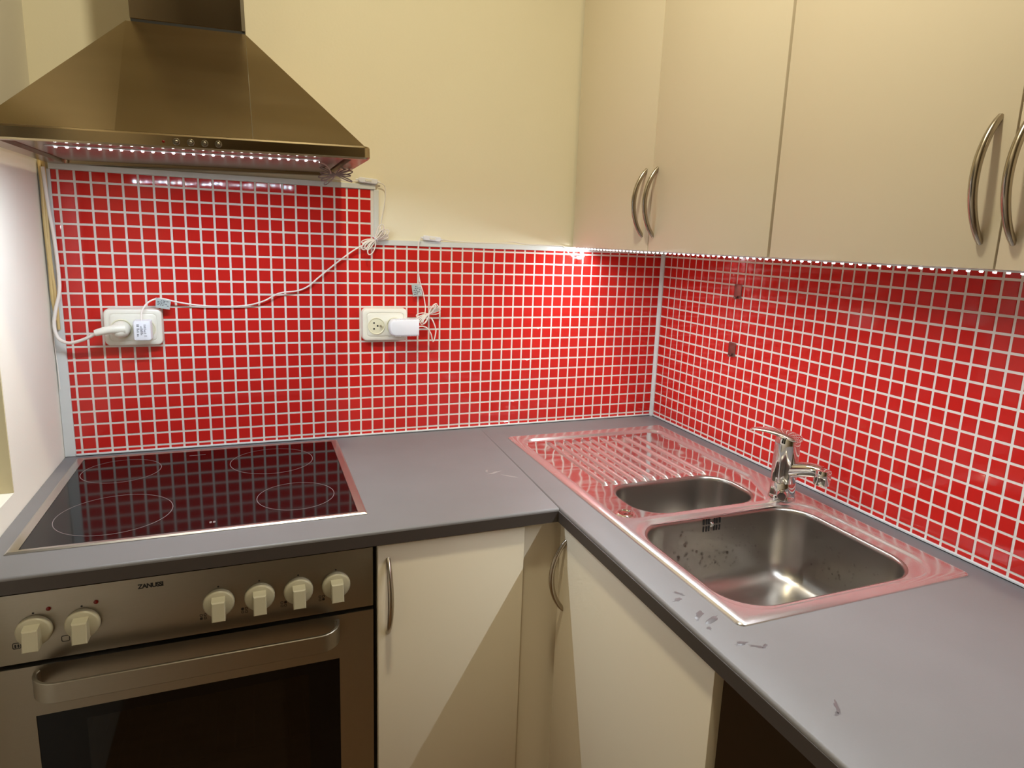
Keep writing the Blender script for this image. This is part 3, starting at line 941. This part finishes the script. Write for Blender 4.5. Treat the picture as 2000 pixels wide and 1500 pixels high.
# ------------------------------------------------------------------ sockets, plugs, adapters, cables
def socket(cx, cz, label):
    s = thing('power_socket', label, 'socket', (cx, 0, cz), 'double sockets on the red tiles')
    b = bmesh.new()
    w, h = 0.116, 0.083
    loft(b, [xz(rr(cx, cz, w, h, 0.012), -0.0004), xz(rr(cx, cz, w, h, 0.012), -0.0170), xz(rr(cx, cz, w - 0.003, h - 0.003, 0.011), -0.0205), xz(rr(cx, cz, w - 0.008, h - 0.008, 0.010), -0.0220),
             xz(rr(cx, cz, w - 0.020, h - 0.020, 0.009), -0.0222), xz(rr(cx, cz, w - 0.0208, h - 0.0208, 0.009), -0.0212), xz(rr(cx, cz, w - 0.0235, h - 0.0235, 0.009), -0.0212), xz(rr(cx, cz, w - 0.0243, h - 0.0243, 0.009), -0.0226), xz(rr(cx, cz, w - 0.030, h - 0.030, 0.008), -0.0240)], True, True)
    obj('frame', b, 'plastic', s, 30)
    for dx in (-0.0232, 0.0232):
        b = bmesh.new()
        lathe(b, [(0.0222, 0.0238), (0.0222, 0.0250), (0.0205, 0.0256), (0.0195, 0.0250), (0.0188, 0.0242), (0.0150, 0.0242)], (cx + dx, 0, cz - 0.003), (0, -1, 0), 32)
        w_ = obj('socket_well', b, 'socket', s, 40)
        b = bmesh.new()
        for (px_, pz_) in ((-0.0060, 0.0080), (-0.0060, -0.0070), (0.0030, 0.0005)):
            lathe(b, [(0.0023, 0.0240), (0.0023, 0.0246)], (cx + dx + px_, 0, cz - 0.003 + pz_), (0, -1, 0), 12)
        obj('pin_hole', b, 'black', w_, None)
        b = bmesh.new()
        lathe(b, [(0.0022, 0.024), (0.0022, 0.030), (0.0010, 0.032)], (cx + dx + 0.0105, 0, cz - 0.0022), (0, -1, 0), 12)
        obj('earth_pin', b, 'handle', w_, 40)
    return s
SO1 = (-1.4085, 1.2000); SO2 = (-0.8420, 1.2000)
socket(*SO1, 'white double socket beneath the hood holding plug and adapter')
socket(*SO2, 'white double socket with its left outlet empty, right of the cooktop')

# hood power plug with its cord
pl = thing('power_plug', 'white round angled plug with thick cord in the left outlet', 'plug', (SO1[0] - 0.0232, -0.024, SO1[1] - 0.003))
pcx, pcz = SO1[0] - 0.0232, SO1[1] - 0.003
b = bmesh.new()
lathe(b, [(0.0185, 0.0252), (0.0190, 0.034), (0.0182, 0.042), (0.0155, 0.050), (0.0100, 0.055), (0.004, 0.0565)], (pcx, 0, pcz), (0, -1, 0), 32)
pb = obj('plug_body', b, 'plastic', pl, 50)
b = bmesh.new()
tube(b, [(pcx + 0.010, -0.046, pcz + 0.003), (pcx - 0.008, -0.050, pcz + 0.003), (pcx - 0.028, -0.052, pcz), (pcx - 0.046, -0.052, pcz - 0.005)], lambda q: 0.0115 - 0.0042 * q, 14, smooth=4)
obj('cord_sleeve', b, 'plastic', pl, 50)
b = bmesh.new()
tube(b, [(pcx - 0.044, -0.052, pcz - 0.005), (-1.490, -0.046, 1.183), (-1.512, -0.038, 1.173), (-1.535, -0.028, 1.168), (-1.553, -0.022, 1.178), (-1.5595, -0.018, 1.203), (-1.5550, -0.015, 1.238), (-1.5460, -0.012, 1.275), (-1.5440, -0.010, 1.310), (-1.5460, -0.010, 1.390), (-1.5515, -0.010, 1.460), (-1.5550, -0.010, 1.5400)], 0.0036, 10, smooth=5)
obj('cord', b, 'white_cable', pl, 60)
# beige cables down the left corner
cb = thing('cable_bundle', 'yellowed beige cables running down the left corner from the hood', 'cable', (-1.559, -0.006, 1.2))
for off_, r_, zz, mt in ((0.0, 0.0038, 1.215, 'beige_cable'), (0.0065, 0.0034, 1.195, 'beige_cable')):
    b = bmesh.new()
    tube(b, [(-1.5610 + off_, -0.006, 1.556), (-1.5595 + off_, -0.008, 1.50), (-1.5605 + off_ * 0.6, -0.009, 1.42), (-1.5590 + off_ * 0.4, -0.010, 1.34), (-1.5600 + off_ * 0.9, -0.0075, 1.27), (-1.5560 + off_ * 0.3, -0.0065, zz)], r_, 8, smooth=5)
    obj('cable', b, mt, cb, 60)
b = bmesh.new()
tube(b, [(-1.5645, -0.0045, 1.200), (-1.5652, -0.0045, 1.160), (-1.5635, -0.0045, 1.115), (-1.5630, -0.0045, 1.060)], 0.0012, 6, smooth=4)
obj('thin_wire', b, 'white_cable', cb, 60)

def coil_loops(bm, c, d1, d2, n, length, width, r, seed, nrm=(0, -1, 0)):
    """a hank of cable: n loops along d1 with spread d2, tied in the middle"""
    q = random.Random(seed)
    c, d1, d2, nn = Vector(c), Vector(d1).normalized(), Vector(d2).normalized(), Vector(nrm)
    for k in range(n):
        l1 = length * q.uniform(0.8, 1.05); w_ = width * q.uniform(0.5, 1.1); tilt = -0.42 + 0.84 * k / max(1, n - 1) + q.uniform(-0.08, 0.08)
        a = d1 * math.cos(tilt) + d2 * math.sin(tilt)
        s_ = d2 * math.cos(tilt) - d1 * math.sin(tilt)
        pts_ = []
        for j in range(25):
            th_ = 2 * PI * j / 24
            x_ = math.cos(th_)
            pts_.append(c + a * (l1 * x_) + s_ * (w_ * math.sin(th_) * abs(x_) ** 0.7) + nn * (0.002 + 0.0022 * k + 0.003 * abs(x_)))
        tube(bm, pts_, r, 6)

# led adapter of the hood strip (square adapter in the right outlet of the left socket)
a1 = thing('led_adapter', 'square white adapter with printed label beside the round plug', 'adapter', (SO1[0] + 0.0232, -0.024, SO1[1]))
b = bmesh.new()
ax, az = SO1[0] + 0.0215, 1.1965
loft(b, [xz(rr(ax, az, 0.034, 0.044, 0.003), -0.0258), xz(rr(ax, az, 0.035, 0.045, 0.004), -0.052), xz(rr(ax, az, 0.033, 0.043, 0.004), -0.0555), xz(rr(ax, az, 0.030, 0.040, 0.003), -0.0562)])
ab = obj('adapter_body', b, 'plastic_cool', a1, 40)
b = bmesh.new()
q = random.Random(5)
for col in range(3):
    for row in range(9):
        if q.random() < 0.18: continue
        w_ = q.uniform(0.0026, 0.0056)
        x_ = ax - 0.0105 + col * 0.0070
        z_ = az + 0.0125 - row * 0.0031
        box(b, (x_, -0.05655, z_), (x_ + w_, -0.0561, z_ + q.uniform(0.0010, 0.0019)))
o = obj('label_print', b, 'print_mid', ab, None)
b = bmesh.new()
tube(b, [(-1.389, -0.045, 1.2185), (-1.3885, -0.042, 1.232), (-1.384, -0.034, 1.246), (-1.374, -0.028, 1.258), (-1.360, -0.024, 1.2645), (-1.345, -0.020, 1.2645), (-1.320, -0.014, 1.2570), (-1.277, -0.010, 1.2490), (-1.228, -0.008, 1.2460), (-1.172, -0.008, 1.2480), (-1.132, -0.010, 1.2590), (-1.097, -0.012, 1.2780), (-1.055, -0.008, 1.2840), (-1.028, -0.008, 1.2960), (-1.001, -0.009, 1.3200), (-0.963, -0.009, 1.3520), (-0.926, -0.010, 1.3810), (-0.901, -0.012, 1.3970), (-0.868, -0.014, 1.4140)], 0.0019, 8, smooth=5)
obj('cable', b, 'white_cable', a1, 60)
b = bmesh.new()
coil_loops(b, (-0.866, -0.008, 1.4150), (0.78, 0, 0.62), (-0.62, 0, 0.78), 6, 0.040, 0.013, 0.0016, 4)
obj('cable_hank', b, 'white_cable', a1, 60)
b = bmesh.new()
tube(b, [(-0.871, -0.008, 1.4225), (-0.8645, -0.026, 1.4165), (-0.859, -0.010, 1.4090)], 0.0014, 6, smooth=4)
obj('cable_tie', b, 'plastic_cool', a1, 60)
b = bmesh.new()
tube(b, [(-0.862, -0.012, 1.4180), (-0.8530, -0.005, 1.4350), (-0.8470, -0.004, 1.4700), (-0.8400, -0.0045, 1.5100), (-0.8385, -0.0060, 1.5360), (-0.8430, -0.0075, 1.5500), (-0.8560, -0.0085, 1.5545)], 0.0011, 6, smooth=5)
tube(b, [(-0.9060, -0.0060, 1.5560), (-0.9350, -0.0035, 1.5540), (-0.9620, -0.012, 1.5560), (-0.985, -0.05, 1.5580)], 0.0011, 6, smooth=5)
obj('thin_wire', b, 'white_cable', a1, 60)
def inline_switch(parent, cx, cz, rot, y):
    t_ = bmesh.new()
    L = lambda w_, h_, r_, yy: xz(rr(0, 0, w_, h_, r_), yy)
    loft(t_, [L(0.046, 0.011, 0.004, 0.005), L(0.048, 0.013, 0.005, 0.002), L(0.048, 0.013, 0.005, -0.003), L(0.044, 0.010, 0.004, -0.0055)])
    lathe(t_, [(0.0022, 0.023), (0.0016, 0.030)], (0, 0, 0), (1, 0, 0), 10); lathe(t_, [(0.0022, 0.023), (0.0016, 0.030)], (0, 0, 0), (-1, 0, 0), 10)
    t_.transform(Matrix.Translation((cx, y, cz)) @ Matrix.Rotation(rot, 4, 'Y'))
    sw = obj('inline_switch', t_, 'plastic_cool', parent, 40)
    t_ = bmesh.new()
    loft(t_, [L(0.016, 0.006, 0.002, -0.0053), L(0.014, 0.005, 0.002, -0.0072)])
    t_.transform(Matrix.Translation((cx, y, cz)) @ Matrix.Rotation(rot, 4, 'Y'))
    obj('switch_slider', t_, 'plastic', sw, 40)
inline_switch(a1, -0.8810, 1.5575, 0.06, -0.004)
def paper_tag(parent, C4, material='tag', ink=True, seed=1):
    """folded paper flag on a cable: slightly bowed sheet given by its four corners"""
    C4 = [Vector(c) for c in C4]
    bm = bmesh.new()
    n = 6
    rows = []
    for side in (0, 1):
        for j in range(n + 1):
            t_ = j / n
            w_ = Vector((0, -0.0025 * math.sin(PI * t_) - side * 0.0004, 0))
            rows.append([C4[0].lerp(C4[1], t_) + w_, C4[3].lerp(C4[2], t_) + w_])
    loops = [[rows[j][0], rows[j][1], rows[n + 1 + j][1], rows[n + 1 + j][0]] for j in range(n + 1)]
    loft(bm, loops)
    tg = obj('tag', bm, material, parent, 40)
    q = random.Random(seed)
    bm = bmesh.new()
    def at(u_, v_): return C4[0].lerp(C4[1], u_).lerp(C4[3].lerp(C4[2], u_), v_) + Vector((0, -0.0025 * math.sin(PI * u_) - 0.0006, 0))
    for row in range(5):
        u_ = 0.12
        while u_ < 0.85:
            du = q.uniform(0.06, 0.2)
            v0 = 0.14 + row * 0.16
            if q.random() < 0.75:
                bm.faces.new([bm.verts.new(p_) for p_ in (at(u_, v0), at(min(0.9, u_ + du), v0), at(min(0.9, u_ + du), v0 + 0.08), at(u_, v0 + 0.08))])
            u_ += du + 0.05
    obj('tag_print', bm, 'print_mid', tg, None)
paper_tag(a1, [(-1.360, -0.0250, 1.2680), (-1.330, -0.0190, 1.2600), (-1.3335, -0.0210, 1.2400), (-1.3610, -0.0270, 1.2460)], 'tag', seed=2)

# led adapter of the cabinet strip (long white adapter in the right socket)
a2 = thing('led_adapter', 'oblong white adapter with cable hank right of the empty outlet', 'adapter', (SO2[0] + 0.0232, -0.024, SO2[1]))
b = bmesh.new()
LL = []
def dshape(ins, y_):
    x0_, x1_, z0_, z1_ = -0.8365 + ins, -0.7605 - ins, 1.1745 + ins, 1.2165 - ins
    Lp = [(x1_, z0_), (x1_, z1_)]
    for k in range(11):
        a = PI / 2 + PI * k / 10
        Lp.append((x0_ + 0.012 + 0.012 * math.cos(a), (z0_ + z1_) / 2 + (z1_ - z0_) / 2 * math.sin(a)))
    return xz(Lp[::-1], y_)
loft(b, [dshape(0.001, -0.0258), dshape(0.0, -0.028), dshape(0.0, -0.052), dshape(0.002, -0.0550), dshape(0.004, -0.0560)])
ad2 = obj('adapter_body', b, 'plastic_cool', a2, 40)
b = bmesh.new()
for k in range(14):
    for zz in (1.1735, 1.2150):
        box(b, (-0.822 + k * 0.0042, -0.0535, zz), (-0.8198 + k * 0.0042, -0.030, zz + 0.0024))
obj('grip_rib', b, 'plastic_cool', ad2, None)
b = bmesh.new()
tube(b, [(-0.762, -0.040, 1.1960), (-0.748, -0.040, 1.1970), (-0.735, -0.036, 1.1910), (-0.724, -0.030, 1.1760), (-0.7180, -0.024, 1.1570), (-0.7150, -0.022, 1.1545), (-0.7110, -0.022, 1.1650), (-0.7085, -0.022, 1.1850), (-0.7150, -0.022, 1.2050), (-0.7210, -0.020, 1.2170)], 0.0017, 8, smooth=5)
tube(b, [(-0.738, -0.020, 1.2270), (-0.7350, -0.012, 1.2420), (-0.7360, -0.008, 1.2580), (-0.7410, -0.008, 1.2840), (-0.7490, -0.006, 1.3110), (-0.7545, -0.006, 1.3510), (-0.7535, -0.007, 1.3900), (-0.7530, -0.0085, 1.4110), (-0.7490, -0.0095, 1.4215)], 0.0014, 8, smooth=5)
tube(b, [(-0.6860, -0.0075, 1.4205), (-0.6600, -0.0045, 1.4185), (-0.5970, -0.003, 1.4168), (-0.5170, -0.003, 1.4180), (-0.4950, -0.003, 1.4225), (-0.4620, -0.003, 1.4185), (-0.4340, -0.003, 1.4170), (-0.3550, -0.0045, 1.4165), (-0.3360, -0.006, 1.4130), (-0.3240, -0.008, 1.3990), (-0.3080, -0.010, 1.3860), (-0.2960, -0.012, 1.3850)], 0.0012, 8, smooth=5)
obj('cable', b, 'white_cable', a2, 60)
b = bmesh.new()
coil_loops(b, (-0.728, -0.010, 1.2270), (0.80, 0, 0.60), (-0.60, 0, 0.80), 6, 0.035, 0.012, 0.0015, 9)
obj('cable_hank', b, 'white_cable', a2, 60)
inline_switch(a2, -0.7175, 1.4225, 0.08, -0.004)
paper_tag(a2, [(-0.7720, -0.0090, 1.3030), (-0.7470, -0.0075, 1.3050), (-0.7425, -0.0075, 1.2760), (-0.7675, -0.0100, 1.2715)], 'tag', seed=6)
b = bmesh.new()
tube(b, [(-0.297, -0.012, 1.3850), (-0.287, -0.012, 1.3850), (-0.2830, -0.013, 1.3920), (-0.2870, -0.016, 1.4030), (-0.2960, -0.021, 1.4110)], 0.0052, 10, smooth=5, flat=(1.0, 0.45))
obj('strip_connector', b, 'plastic_cool', a2, 50)
# spare lead of the hood strip, coiled under its right corner
b = bmesh.new()
coil_loops(b, (-0.980, -0.185, 1.5505), (0.62, -0.75, 0.10), (0.25, 0.15, -0.95), 5, 0.050, 0.007, 0.0013, 21, (0, 0, 0.2))
tube(b, [(-1.0330, -0.408, 1.5545), (-1.018, -0.36, 1.5555), (-1.004, -0.30, 1.5530), (-0.995, -0.24, 1.5500)], 0.0012, 6, smooth=4)
obj('wire_coil', b, 'wire_grey', hs, 60)
hsw = bpy.data.objects['wire_coil']; hsw.matrix_parent_inverse = world_of(hs).inverted()

# ------------------------------------------------------------------ adhesive hooks on the right wall
def hook(y, z, label):
    bm = bmesh.new()
    L = lambda w_, h_, r_, x_: [(x_, y + p[0], z + p[1]) for p in rr(0, 0, w_, h_, r_, 4)]
    loft(bm, [L(0.0270, 0.037, 0.0015, -0.0003), L(0.0270, 0.037, 0.0015, -0.0016), L(0.0258, 0.0358, 0.0012, -0.0020)])
    o_ = tag(obj('wall_hook', bm, 'hook', None, 30), label, 'hook', 'steel adhesive hooks')
    bm = bmesh.new()
    tube(bm, [(-0.0018, y - 0.001, z - 0.012), (-0.0050, y - 0.001, z - 0.0165), (-0.0090, y - 0.001, z - 0.0165), (-0.0110, y - 0.001, z - 0.0125)], 0.0022, 8, smooth=4, flat=(1.6, 0.7))
    obj('hook_tip', bm, 'hook', o_, 50)
hook(-0.352, 1.3195, 'small steel adhesive hook on red tiles, upper of two')
hook(-0.351, 1.1690, 'small steel adhesive hook on red tiles, lower of two')
